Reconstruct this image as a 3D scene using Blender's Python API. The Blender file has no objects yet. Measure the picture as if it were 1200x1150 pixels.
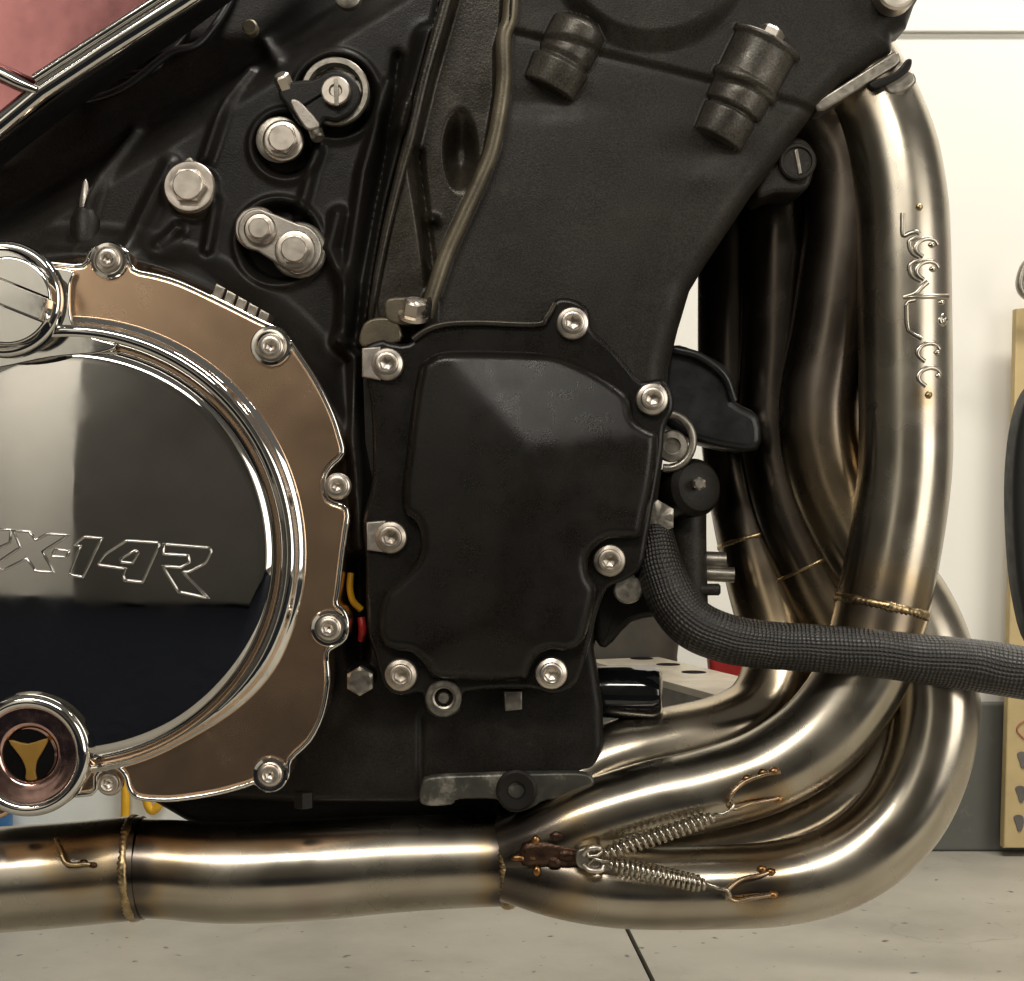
import bpy, math, random
import numpy as np
from mathutils import Vector, Matrix, Quaternion

random.seed(7); rng = np.random.default_rng(7)
SC = bpy.context.scene
COL = SC.collection
S = 0.0004            # metres for one unit of the drawing
DP = 1875.0           # camera distance in those units (0.75 m)

# ------------------------------------------------------------------ camera
cam_d = bpy.data.cameras.new('camera'); cam = bpy.data.objects.new('camera', cam_d); COL.objects.link(cam)
cam.location = (0, -DP*S, 0); cam.rotation_euler = (math.radians(90), 0, 0)
cam_d.sensor_fit = 'HORIZONTAL'; cam_d.angle = 2*math.atan(600/DP)
cam_d.clip_start = 0.02; cam_d.clip_end = 60
SC.camera = cam
# ------------------------------------------------------------------ world, lamps, exposure
w = bpy.data.worlds.new('World'); SC.world = w; w.use_nodes = True
w.node_tree.nodes['Background'].inputs[0].default_value = (1.0, 0.94, 0.85, 1)
w.node_tree.nodes['Background'].inputs[1].default_value = 0.12
SC.view_settings.view_transform = 'Standard'; SC.view_settings.look = 'None'
SC.view_settings.gamma = 1; SC.view_settings.use_curve_mapping = False
SC.view_settings.exposure = 0.0
SC.cycles.use_denoising = True
SC.cycles.max_bounces = 8; SC.cycles.glossy_bounces = 6
SC.cycles.sample_clamp_indirect = 6
def area(name, loc, target, sx, sy, power, col=(1, .95, .86)):
    l = bpy.data.lights.new(name, 'AREA'); l.shape = 'RECTANGLE'; l.size = sx; l.size_y = sy
    l.energy = power; l.color = col
    o = bpy.data.objects.new(name, l); COL.objects.link(o); o.location = loc
    o.rotation_euler = (Vector(target)-Vector(loc)).to_track_quat('-Z', 'Y').to_euler()
    return o
area('ceiling_lamp_over_wall', (0.7, 0.15, 1.55), (0.8, 0.80, 0.0), 1.3, 0.16, 36)
area('ceiling_lamp_over_bike', (-0.25, -1.55, 1.25), (-0.1, 0.0, -.05), 1.3, 0.20, 18)
area('pipe_highlight_fill', (1.55, -1.35, .35), (0.2, 0, 0.0), 1.0, 1.3, 13)  # unseen fill, added for the bright band on the upright pipe
area('rear_wall_fill', (-1.1, -1.75, 1.3), (-1.1, -2.6, -.15), 0.4, 0.2, 14)  # unseen, added to brighten the rear wall strip that the dome mirrors

# ------------------------------------------------------------------ materials
def nodes(name):
    m = bpy.data.materials.new(name); m.use_nodes = True
    nt = m.node_tree
    return m, nt, nt.nodes['Principled BSDF']
def N(nt, t, **kw):
    n = nt.nodes.new(t)
    for k, v in kw.items(): setattr(n, k, v)
    return n
def coords(nt): return N(nt, 'ShaderNodeNewGeometry').outputs['Position']
def noise(nt, scale, detail=4, rough=.55, vec=None):
    n = N(nt, 'ShaderNodeTexNoise'); n.inputs['Scale'].default_value = scale
    n.inputs['Detail'].default_value = detail; n.inputs['Roughness'].default_value = rough
    nt.links.new(vec if vec is not None else coords(nt), n.inputs['Vector']); return n
def ramp(nt, fac, stops):
    r = N(nt, 'ShaderNodeValToRGB'); e = r.color_ramp.elements
    while len(e) < len(stops): e.new(.5)
    for i, (p, c) in enumerate(stops):
        e[i].position = p; e[i].color = (c if len(c) == 4 else (*c, 1)) if isinstance(c, tuple) else (c, c, c, 1)
    nt.links.new(fac, r.inputs[0]); return r.outputs[0]
def bump(nt, bs, h, strength, dist):
    b = N(nt, 'ShaderNodeBump'); b.inputs['Strength'].default_value = strength; b.inputs['Distance'].default_value = dist
    nt.links.new(h, b.inputs['Height']); nt.links.new(b.outputs[0], bs.inputs['Normal'])
def mat(name, col, rough=.5, metal=0., var=.25, vscale=40, rvar=.1, bscale=900, bstr=.15, bdist=.0003, coat=0., spec=.5, dust=None, speck=None):
    m, nt, b = nodes(name)
    n1 = noise(nt, vscale, 6)
    lo = tuple(max(0, c*(1-var)) for c in col); hi = tuple(min(1, c*(1+var)) for c in col)
    c = ramp(nt, n1.outputs[0], [(.3, lo), (.7, hi)])
    if speck:
        n4 = noise(nt, speck[0], 2, .6); f4 = ramp(nt, n4.outputs[0], [(.35, 1-speck[1]), (.7, 1+speck[1])])
        mm = N(nt, 'ShaderNodeMix', data_type='RGBA', blend_type='MULTIPLY'); mm.inputs[0].default_value = 1
        nt.links.new(c, mm.inputs[6]); nt.links.new(f4, mm.inputs[7]); c = mm.outputs[2]
    if dust:
        n3 = noise(nt, dust[1], 8, .7)
        f = ramp(nt, n3.outputs[0], [(dust[2], 0.), (dust[3], 1.)])
        mx = N(nt, 'ShaderNodeMix', data_type='RGBA'); nt.links.new(f, mx.inputs[0]); nt.links.new(c, mx.inputs[6])
        mx.inputs[7].default_value = (*dust[0], 1); c = mx.outputs[2]
    nt.links.new(c, b.inputs['Base Color'])
    n2 = noise(nt, vscale*2.3, 5)
    r = ramp(nt, n2.outputs[0], [(.3, max(0, rough-rvar)), (.7, min(1, rough+rvar))])
    nt.links.new(r, b.inputs['Roughness'])
    b.inputs['Metallic'].default_value = metal; b.inputs['Coat Weight'].default_value = coat
    b.inputs['Specular IOR Level'].default_value = spec
    if bstr: bump(nt, b, noise(nt, bscale, 3).outputs[0], bstr, bdist)
    return m
M = {}
M['cast'] = mat('black_cast_paint', (.0125, .0105, .0085), .46, var=.35, vscale=18, rvar=.14, bscale=1100, bstr=.5, bdist=.00025, spec=.30, dust=((.055, .046, .034), 55, .62, .86), speck=(1300, .45))
M['cast2'] = mat('black_engine_paint', (.025, .021, .0165), .46, var=.35, vscale=20, rvar=.12, bscale=1300, bstr=.55, bdist=.00025, spec=.30, dust=((.06, .052, .042), 40, .58, .9), speck=(1200, .5))
M['cover'] = mat('black_cover_paint', (.0115, .0098, .008), .30, var=.25, vscale=30, rvar=.08, bscale=1700, bstr=.4, bdist=.00015, spec=.34, dust=((.030, .027, .023), 60, .62, .95), speck=(1500, .4))
M['olive'] = mat('olive_case', (.046, .038, .027), .36, .35, var=.45, vscale=28, rvar=.12, bscale=900, bstr=.4, bdist=.0003, dust=((.02, .016, .012), 50, .5, .75), speck=(1000, .4))  # lighter olive tone of the channel and the left ridge
M['boss'] = mat('boss_glare', (.085, .075, .06), .36, .35, var=.4, vscale=45, rvar=.1, bscale=900, bstr=.3, bdist=.0003, speck=(1000, .4))  # same casting as the block, its glare painted in as a lighter colour
M['worn'] = mat('worn_case_edge', (.15, .125, .085), .38, .4, var=.35, vscale=60, bscale=900, bstr=.25)
M['rim'] = mat('worn_lit_edge', (.045, .038, .028), .30, .3, var=.5, vscale=60, bscale=900, bstr=.2)  # worn edge, lightened further by a painted highlight along the cover rim
M['plastic'] = mat('black_plastic', (.012, .012, .012), .35, var=.3, bscale=1200, bstr=.15)
M['rubber'] = mat('black_rubber', (.012, .012, .012), .55, bscale=700, bstr=.3)
M['gloss'] = mat('black_gloss_paint', (.006, .006, .007), .08, coat=.6, bstr=0)
M['chrome'] = mat('polished_chrome', (.80, .78, .74), .06, 1., var=.05, vscale=50, rvar=.03, bscale=55, bstr=.05, bdist=.0006)
M['dome'] = mat('polished_dome', (.62, .60, .57), 0.05, 1., var=.08, vscale=16, rvar=.045, bscale=14, bstr=.10, bdist=.001)
M['flange'] = mat('chrome_flange_brown_reflection', (.88, .61, .41), .25, 1., var=.03, vscale=20, rvar=.03, bscale=14, bstr=.07, bdist=.0012)  # chrome flange, its brown reflection put into the base colour
M['zinc'] = mat('zinc_bolt', (.70, .63, .55), .36, 1., var=.08, vscale=90, rvar=.06, bscale=900, bstr=.05, bdist=.0001)
M['zinc2'] = mat('tarnished_bolt', (.50, .44, .37), .42, .95, var=.3, vscale=110, rvar=.1, bscale=700, bstr=.15)
M['zincd'] = mat('dull_zinc', (.36, .33, .28), .38, .9, var=.3, vscale=150, bscale=900, bstr=.2)
M['plate'] = mat('cast_aluminium', (.46, .42, .37), .40, .8, var=.15, vscale=120, bscale=1500, bstr=.25)
M['bead'] = mat('weld_bead', (.47, .35, .19), .34, 1., var=.4, vscale=160, bscale=1200, bstr=.3)
M['hookm'] = mat('browned_wire', (.40, .29, .19), .3, 1., var=.35, vscale=120, bstr=0)
M['wbrown'] = mat('brown_weld', (.32, .17, .07), .32, 1., var=.5, vscale=150, bscale=1200, bstr=.3)
M['rust'] = mat('heat_stained_weld', (.075, .042, .028), .38, .85, var=.6, vscale=130, bscale=500, bstr=.5, bdist=.001)
M['spring'] = mat('spring_steel', (.50, .45, .37), .25, 1., var=.15, vscale=200, bstr=0)
M['red'] = mat('polish_pink_reflection', (.43, .185, .185), .16, .9, var=.12, vscale=14, rvar=.08, bscale=20, bstr=.2, bdist=.003, dust=((.72, .66, .60), 22, .60, .72))  # pink reflection on the polished panel put into the base colour
M['redplain'] = mat('red_plastic', (.42, .02, .02), .35)
M['yellow'] = mat('yellow_plastic', (.65, .36, .015), .4)
M['blue'] = mat('blue_plastic', (.02, .09, .22), .4)
M['white'] = mat('white_plastic', (.74, .77, .74), .4, var=.05)
M['grey'] = mat('grey_steel', (.13, .12, .105), .45, .3)
M['tan'] = mat('galvanised_steel', (.42, .37, .29), .42, .3, var=.15)
M['collar'] = mat('pink_tinged_chrome', (.66, .42, .37), .16, 1., var=.12, vscale=60, bstr=0)
M['amber'] = mat('amber_window', (.30, .165, .03), .4, bstr=0)
M['black'] = mat('dark_bore', (.004, .004, .004), .9, spec=.1)
M['cardboard'] = mat('pale_board', (.52, .40, .20), .75, var=.12, vscale=30, bscale=300, bstr=.2)
M['ink'] = mat('grey_ink', (.12, .11, .10), .8)
M['redink'] = mat('red_ink', (.38, .16, .10), .8)
M['wall'] = mat('white_wall_paint', (.82, .80, .74), .55, var=.02, vscale=3, bscale=60, bstr=.06, bdist=.001)
M['skirt'] = mat('grey_rubber_base', (.10, .10, .088), .6, var=.2, vscale=8, bscale=120, bstr=.2, dust=((.2, .2, .18), 30, .6, .8))
M['mat'] = mat('black_mat', (.010, .0115, .016), .9, spec=.02)
M['cab'] = mat('dark_grey_paint', (.085, .08, .072), .6, var=.2, vscale=3)

def floor_mat():
    m, nt, b = nodes('sealed_concrete')
    c = ramp(nt, noise(nt, 5, 9, .62).outputs[0], [(.25, (.22, .203, .168)), (.5, (.32, .298, .25)), (.78, (.40, .374, .318))])
    spots = ramp(nt, noise(nt, 75, 3, .5).outputs[0], [(.665, 0.), (.73, .9)])
    mx = N(nt, 'ShaderNodeMix', data_type='RGBA'); nt.links.new(spots, mx.inputs[0]); nt.links.new(c, mx.inputs[6]); mx.inputs[7].default_value = (.06, .05, .045, 1)
    v = N(nt, 'ShaderNodeTexVoronoi', feature='DISTANCE_TO_EDGE'); v.inputs['Scale'].default_value = 3.1
    nw = noise(nt, 4, 4); mv = N(nt, 'ShaderNodeMix', data_type='VECTOR'); mv.inputs[0].default_value = .35
    nt.links.new(coords(nt), mv.inputs[4]); nt.links.new(nw.outputs['Color'], mv.inputs[5]); nt.links.new(mv.outputs[1], v.inputs['Vector'])
    cr = ramp(nt, v.outputs[0], [(.0, 1.), (.006, 0.)])
    gate = ramp(nt, noise(nt, 6, 3).outputs[0], [(.55, 0.), (.66, .5)])
    mu = N(nt, 'ShaderNodeMath', operation='MULTIPLY'); nt.links.new(cr, mu.inputs[0]); nt.links.new(gate, mu.inputs[1])
    m2 = N(nt, 'ShaderNodeMix', data_type='RGBA'); nt.links.new(mu.outputs[0], m2.inputs[0]); nt.links.new(mx.outputs[2], m2.inputs[6]); m2.inputs[7].default_value = (.12, .10, .085, 1)
    nt.links.new(m2.outputs[2], b.inputs['Base Color'])
    b.inputs['Roughness'].default_value = .5
    bump(nt, b, noise(nt, 220, 6).outputs[0], .2, .0008)
    return m
M['floor'] = floor_mat()

def steel_mat():
    m, nt, b = nodes('stainless_pipe')
    at = N(nt, 'ShaderNodeAttribute', attribute_name='oxide_shade')  # weld heat tint, plus dark reflections painted on the rear pipes
    base = ramp(nt, noise(nt, 16, 2).outputs[0], [(.28, (.37, .30, .24)), (.42, (.45, .405, .33)), (.6, (.52, .475, .395)), (.75, (.46, .385, .325))])
    tint = ramp(nt, at.outputs['Fac'], [(0., (.50, .455, .375)), (.35, (.42, .325, .205)), (.6, (.185, .155, .125)), (1., (.052, .045, .039))])
    mx = N(nt, 'ShaderNodeMix', data_type='RGBA'); f = ramp(nt, at.outputs['Fac'], [(.02, 0.), (.3, 1.)])
    nt.links.new(f, mx.inputs[0]); nt.links.new(base, mx.inputs[6]); nt.links.new(tint, mx.inputs[7])
    nt.links.new(mx.outputs[2], b.inputs['Base Color'])
    b.inputs['Metallic'].default_value = 1.
    r = ramp(nt, noise(nt, 24, 3).outputs[0], [(.3, .18), (.7, .34)])
    nt.links.new(r, b.inputs['Roughness'])
    bump(nt, b, noise(nt, 38, 2).outputs[0], .10, .0012)
    return m
M['steel'] = steel_mat()

def braid_mat():
    m, nt, b = nodes('braided_sleeve')
    uv = N(nt, 'ShaderNodeUVMap'); sep = N(nt, 'ShaderNodeSeparateXYZ'); nt.links.new(uv.outputs[0], sep.inputs[0])
    def math_(op, a, c):
        n = N(nt, 'ShaderNodeMath', operation=op)
        for i, x in enumerate((a, c)):
            if isinstance(x, (int, float)): n.inputs[i].default_value = x
            else: nt.links.new(x, n.inputs[i])
        return n.outputs[0]
    nz = noise(nt, 28, 3); u = math_('ADD', sep.outputs[0], math_('MULTIPLY', nz.outputs[0], 26.0)); nz2 = noise(nt, 19, 2); v = math_('ADD', sep.outputs[1], math_('MULTIPLY', nz2.outputs[0], .12))
    # u: length in drawing units, v: turn 0..1 -> two strand families that cross
    a = math_('SINE', math_('ADD', math_('MULTIPLY', u, .62), math_('MULTIPLY', v, 2*math.pi*20)), 0)
    c = math_('SINE', math_('SUBTRACT', math_('MULTIPLY', u, .62), math_('MULTIPLY', v, 2*math.pi*20)), 0)
    h = math_('MULTIPLY', a, c)
    hh = math_('MULTIPLY', math_('ADD', h, 1.0), .5)
    hh = math_('MULTIPLY', hh, math_('ADD', math_('MULTIPLY', noise(nt, 90, 4).outputs[0], .9), .5))
    col = ramp(nt, hh, [(.3, (.008, .007, .006)), (.75, (.017, .0145, .012)), (.95, (.075, .066, .054))])
    nt.links.new(col, b.inputs['Base Color']); b.inputs['Roughness'].default_value = .42
    bump(nt, b, hh, .8, .0007)
    return m
M['braid'] = braid_mat()

# ------------------------------------------------------------------ building helpers
def W(px, py, d=0.):
    k = (DP+d)/DP
    return Vector(((px-600)*k*S, d*S, (575-py)*k*S))
def K(d): return (DP+d)/DP
WL = {}; TR = {}
def empty(name, loc, label=None, cat=None, group=None):
    o = bpy.data.objects.new(name, None); COL.objects.link(o); o.location = loc; o.empty_display_size = .02
    WL[o] = Vector(loc); tag(o, label, cat, group); return o
def tag(o, label=None, cat=None, group=None, kind=None):
    for k, v in (('label', label), ('category', cat), ('group', group), ('kind', kind)):
        if v: o[k] = v
    return o
def link(name, me, loc, parent=None, rot=None, scale=1.):
    o = bpy.data.objects.new(name, me); COL.objects.link(o)
    WL[o] = Vector(loc)
    if parent is not None:
        o.parent = parent
        if parent in TR: o.matrix_parent_inverse = TR[parent].inverted(); o.location = loc
        else: o.location = Vector(loc)-WL[parent]
    else: o.location = loc
    if rot is not None: o.rotation_mode = 'QUATERNION'; o.rotation_quaternion = rot
    o.scale = (scale,)*3
    if rot is not None: TR[o] = Matrix.LocRotScale(Vector(loc), rot, Vector((scale,)*3))
    return o
def mesh(name, V, F, m, smooth=True, angle=32):
    me = bpy.data.meshes.new(name); me.from_pydata(V.tolist() if isinstance(V, np.ndarray) else [tuple(v) for v in V], [], F); me.update()
    me.materials.append(M[m] if isinstance(m, str) else m)
    if smooth:
        me.polygons.foreach_set('use_smooth', [True]*len(me.polygons)); me.set_sharp_from_angle(angle=math.radians(angle))
    return me
def mk(name, V, F, m, parent=None, smooth=True, angle=32):
    V = V if isinstance(V, np.ndarray) else np.array([tuple(v) for v in V], float); c = (V.min(0)+V.max(0))/2
    me = mesh(name, V-c, F, m, smooth, angle)
    return link(name, me, c, parent)
def cr(pts, n=6, closed=False):
    P = np.array(pts, float); L = len(P); out = []
    rngi = range(L) if closed else range(L-1)
    for i in rngi:
        if closed: p0, p1, p2, p3 = P[(i-1) % L], P[i], P[(i+1) % L], P[(i+2) % L]
        else:
            p1, p2 = P[i], P[i+1]; p0 = P[i-1] if i else 2*p1-p2; p3 = P[i+2] if i+2 < L else 2*p2-p1
        for j in range(n):
            t = j/n
            out.append(.5*((2*p1)+(-p0+p2)*t+(2*p0-5*p1+4*p2-p3)*t*t+(-p0+3*p1-3*p2+p3)*t**3))
    if not closed: out.append(P[-1])
    return np.array(out)
def psdf(poly, X, Y):
    P = np.array(poly, float); best = np.full(X.shape, 1e18); nx = np.zeros_like(X); ny = np.zeros_like(Y); ins = np.zeros(X.shape, bool)
    for i in range(len(P)):
        a, b = P[i], P[(i+1) % len(P)]; e = b-a; L2 = (e**2).sum()
        if L2 < 1e-9: continue
        t = np.clip(((X-a[0])*e[0]+(Y-a[1])*e[1])/L2, 0, 1); qx = a[0]+t*e[0]; qy = a[1]+t*e[1]
        dd = (X-qx)**2+(Y-qy)**2; m_ = dd < best
        best = np.where(m_, dd, best); nx = np.where(m_, qx, nx); ny = np.where(m_, qy, ny)
        c = ((a[1] > Y) != (b[1] > Y)) & (X < (b[0]-a[0])*(Y-a[1])/(b[1]-a[1]+1e-12)+a[0]); ins ^= c
    sd = np.sqrt(best); return np.where(ins, -sd, sd), nx, ny
def pdist(pts, X, Y):
    P = np.array(pts, float); best = np.full(X.shape, 1e18)
    for i in range(len(P)-1):
        a, b = P[i], P[i+1]; e = b-a; L2 = (e**2).sum()+1e-9
        t = np.clip(((X-a[0])*e[0]+(Y-a[1])*e[1])/L2, 0, 1)
        best = np.minimum(best, (X-a[0]-t*e[0])**2+(Y-a[1]-t*e[1])**2)
    return np.sqrt(best)
def sstep(a, b, x):
    t = np.clip((x-a)/(b-a), 0, 1); return t*t*(3-2*t)
def relief(name, poly, step, fn, dref, m, parent, back, angle=60):
    """A casting: front surface given as depth over an outline, with side walls running straight back."""
    P = np.array(poly, float); x0, y0 = P.min(0)-step; x1, y1 = P.max(0)+step
    xs = np.arange(x0, x1+step, step); ys = np.arange(y0, y1+step, step)
    X, Y = np.meshgrid(xs, ys); sd, nx, ny = psdf(P, X, Y); ins = sd < 0
    PX = np.where(ins, X, nx); PY = np.where(ins, Y, ny); sdc = np.minimum(sd, 0)
    D = fn(PX, PY, sdc)
    cell = ins[:-1, :-1] | ins[1:, :-1] | ins[:-1, 1:] | ins[1:, 1:]
    H, Wd = X.shape; k = K(dref)
    idx = -np.ones(X.shape, int); used = np.zeros(X.shape, bool)
    used[:-1, :-1] |= cell; used[1:, :-1] |= cell; used[:-1, 1:] |= cell; used[1:, 1:] |= cell
    idx[used] = np.arange(used.sum())
    V = np.stack([(PX[used]-600)*k*S, D[used]*S, (575-PY[used])*k*S], 1)
    cy, cx = np.nonzero(cell)
    F = np.stack([idx[cy, cx], idx[cy+1, cx], idx[cy+1, cx+1], idx[cy, cx+1]], 1)
    # open border edges -> side walls
    ed = np.concatenate([F[:, [i, (i+1) % 4]] for i in range(4)]); key = np.minimum(ed[:, 0], ed[:, 1])*len(V)+np.maximum(ed[:, 0], ed[:, 1])
    _, first, cnt = np.unique(key, return_index=True, return_counts=True); be = ed[first[cnt == 1]]
    q = np.unique(be); mp_ = -np.ones(len(V), int); mp_[q] = len(V)+np.arange(len(q))
    Vb = V[q].copy(); Vb[:, 1] = back*S
    Fl = np.vstack([F, np.stack([be[:, 1], be[:, 0], mp_[be[:, 0]], mp_[be[:, 1]]], 1)]).tolist()
    V = np.vstack([V, Vb])
    return mk(name, V, Fl, m, parent, True, angle)
def slab(name, outline, df, db, bev, m, parent, seg=4, dref=None, angle=35):
    P = np.array(outline, float)
    a = 0.5*np.sum(P[:, 0]*np.roll(P[:, 1], -1)-np.roll(P[:, 0], -1)*P[:, 1])
    if a < 0: P = P[::-1]
    e1 = P-np.roll(P, 1, 0); e2 = np.roll(P, -1, 0)-P
    e1 /= np.linalg.norm(e1, axis=1, keepdims=True)+1e-9; e2 /= np.linalg.norm(e2, axis=1, keepdims=True)+1e-9
    n1 = np.stack([-e1[:, 1], e1[:, 0]], 1); n2 = np.stack([-e2[:, 1], e2[:, 0]], 1)
    nn = n1+n2; nn /= np.maximum((np.linalg.norm(nn, axis=1, keepdims=True)**2)/2, .6)
    k = K(df if dref is None else dref); V = []; F = []; L = len(P)
    rings = [(0, db), (0, df+bev)]
    for j in range(1, seg+1):
        t = j/seg*math.pi/2; rings.append((bev*(1-math.cos(t)), df+bev*(1-math.sin(t))))
    for off, d in rings:
        Q = P+nn*off
        for q in Q: V.append(((q[0]-600)*k*S, d*S, (575-q[1])*k*S))
    for r in range(len(rings)-1):
        for i in range(L):
            j = (i+1) % L; F.append([r*L+i, r*L+j, (r+1)*L+j, (r+1)*L+i])
    top = list(range((len(rings)-1)*L, len(rings)*L)); F.append(top); F.append(list(range(L))[::-1])
    o = mk(name, V, F, m, parent, True, angle)
    me = o.data; tv = set(top); me.polygons[len(me.polygons)-2].use_smooth = False
    at = me.attributes.get('sharp_edge') or me.attributes.new('sharp_edge', 'BOOLEAN', 'EDGE')
    for e in me.edges:
        if e.vertices[0] in tv and e.vertices[1] in tv: at.data[e.index].value = True
    return o
HEXA = lambda r: (lambda t: r*math.cos(math.pi/6)/math.cos(((t+math.pi/6) % (math.pi/3))-math.pi/6))
def loft_mesh(name, rings, m, n=36, angle=32, capf=True):
    """rings of (radius or radius(angle), height) along +Z local"""
    V = []; F = []
    for r, h in rings:
        for i in range(n):
            t = 2*math.pi*i/n; rr = r(t) if callable(r) else r
            V.append((rr*math.cos(t)*S, rr*math.sin(t)*S, h*S))
    for a in range(len(rings)-1):
        for i in range(n):
            j = (i+1) % n; F.append([a*n+i, a*n+j, (a+1)*n+j, (a+1)*n+i])
    F.append(list(range(n))[::-1])
    if capf: F.append([(len(rings)-1)*n+i for i in range(n)])
    return mesh(name, V, F, m, True, angle)
FACE = Vector((0, -1, 0)).to_track_quat('Z', 'Y')   # local +Z towards the viewer's side of the engine
def axisq(v, roll=0): return Vector(v).normalized().to_track_quat('Z', 'Y') @ Quaternion((0, 0, 1), roll)
def loft(name, rings, m, px, py, d, parent, n=36, rot=None, roll=0., angle=32):
    me = loft_mesh(name, rings, m, n, angle)
    q = (FACE if rot is None else rot) @ Quaternion((0, 0, 1), roll)
    return link(name, me, W(px, py, d), parent, q, K(d))
def inst(name, me, px, py, d, parent, roll=0., scale=1., tilt=0.):
    q = FACE @ Quaternion((0, 0, 1), roll)
    if tilt: q = Quaternion((1, 0, 0), tilt) @ q
    return link(name, me, W(px, py, d), parent, q, K(d)*scale)
def tube(name, pts, m, parent, seg=36, sub=10, heat_shade=(), wobble=0., closed=False, cap=True, world=False, angle=50):
    """pts (px,py,d,r)"""
    A = []
    for p in pts: A.append((*(W(*p[:3]) if not world else p[:3]), p[3]*S*(K(p[2]) if not world else 1)))
    C = cr(A, sub, closed) if sub > 1 else np.array(A)
    P = [Vector(c[:3]) for c in C]; R = C[:, 3]; n = len(P)
    T = [((P[(i+1) % n] if closed or i < n-1 else P[i])-(P[i-1] if closed or i else P[i])).normalized() for i in range(n)]
    u = T[0].orthogonal().normalized(); V = []; F = []; Ls = [0]
    frames = []
    for i in range(n):
        if i:
            q = T[i-1].rotation_difference(T[i]); u = q @ u; Ls.append(Ls[-1]+(P[i]-P[i-1]).length)
        u = (u-T[i]*u.dot(T[i])).normalized(); v = T[i].cross(u); frames.append((P[i], u, v, R[i], T[i]))
        for j in range(seg):
            a = 2*math.pi*j/seg; V.append(P[i]+(u*math.cos(a)+v*math.sin(a))*R[i])
    rows = n if closed else n-1
    for i in range(rows):
        i2 = (i+1) % n
        for j in range(seg):
            k2 = (j+1) % seg; F.append([i*seg+j, i*seg+k2, i2*seg+k2, i2*seg+j])
    nq = len(F)
    if cap and not closed: F.append(list(range(seg))[::-1]); F.append([(n-1)*seg+j for j in range(seg)])
    o = mk(name, V, F, m, parent, True, angle); me = o.data
    uvl = me.uv_layers.new(name='UVMap'); buf = np.zeros((len(me.loops), 2), np.float32)
    q = 0
    for i in range(rows):
        u0 = Ls[i]/S; u1 = Ls[i+1]/S if i+1 < n else u0
        for j in range(seg):
            buf[q:q+4] = [(u0, j/seg), (u0, (j+1)/seg), (u1, (j+1)/seg), (u1, j/seg)]; q += 4
    uvl.data.foreach_set('uv', buf.ravel())
    if heat_shade is not None and len(heat_shade):
        h = np.zeros(len(V)); VV = np.array([tuple(v) for v in V])
        for (hx, hy, hd, sg, am) in heat_shade:
            c = np.array(W(hx, hy, hd)); dd = ((VV-c)**2).sum(1)
            h = np.maximum(h, am*np.exp(-dd/(sg*S)**2))
        at = me.attributes.new('oxide_shade', 'FLOAT', 'POINT'); at.data.foreach_set('value', h.astype(np.float32))
    o['n'] = 0; del o['n']
    FR[o] = frames
    return o
FR = {}
def ring_bead(name, frame, r, minor, m, parent, waves=58, n=260):
    c, u, v, R, T = frame; rr = r*S; V = []; F = []; k = 10
    for i in range(n):
        a = 2*math.pi*i/n; e = u*math.cos(a)+v*math.sin(a); mr = minor*S*(1+.06*math.sin(waves*a)+.10*math.sin(7*a+1)+.08*math.sin(17*a+2))
        cc = c+e*rr+T*(.12*minor*S*math.sin(waves*a))
        for j in range(k):
            b = 2*math.pi*j/k; V.append(cc+(e*math.cos(b)*.8+T*math.sin(b)*1.2)*mr)
    for i in range(n):
        for j in range(k):
            i2 = (i+1) % n; j2 = (j+1) % k; F.append([i*k+j, i2*k+j, i2*k+j2, i*k+j2])
    return mk(name, V, F, m, parent, True, 60)
def nearest(o, px, py, d):
    c = W(px, py, d); return min(FR[o], key=lambda f: (f[0]-c).length)
def blob(name, px, py, d, r, m, parent, sx=1., sy=1., seed=0):
    rr = random.Random(seed); V = []; F = []; n = 10; k = 7
    for i in range(k+1):
        th = math.pi*i/k
        for j in range(n):
            ph = 2*math.pi*j/n; q = r*(1+.18*(rr.random()-.5))
            V.append(W(px, py, d)+Vector((math.sin(th)*math.cos(ph)*sx, math.sin(th)*math.sin(ph)*.7, math.cos(th)*sy))*q*S)
    for i in range(k):
        for j in range(n): F.append([i*n+j, i*n+(j+1) % n, (i+1)*n+(j+1) % n, (i+1)*n+j])
    return mk(name, V, F, m, parent, True, 80)
def box(name, x0, x1, y0, y1, z0, z1, m, parent=None, bev=0.):
    V = [(x, y, z) for x in (x0, x1) for y in (y0, y1) for z in (z0, z1)]
    F = [[0, 1, 3, 2], [4, 6, 7, 5], [0, 4, 5, 1], [2, 3, 7, 6], [0, 2, 6, 4], [1, 5, 7, 3]]
    o = mk(name, V, F, m, parent, False)
    if bev:
        b = o.modifiers.new('bevel', 'BEVEL'); b.width = bev; b.segments = 3
    return o

# ------------------------------------------------------------------ the setting
FZ = -0.36; WY = 420/DP; wall_y = 0.36/(420/DP)-DP*S       # floor height, wall distance
def sheet(name, x0, x1, y0, y1, z, m):
    return tag(mk(name, [(x0, y0, z), (x1, y0, z), (x1, y1, z), (x0, y1, z)], [[0, 1, 2, 3]], m, None, False), kind='structure')
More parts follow.
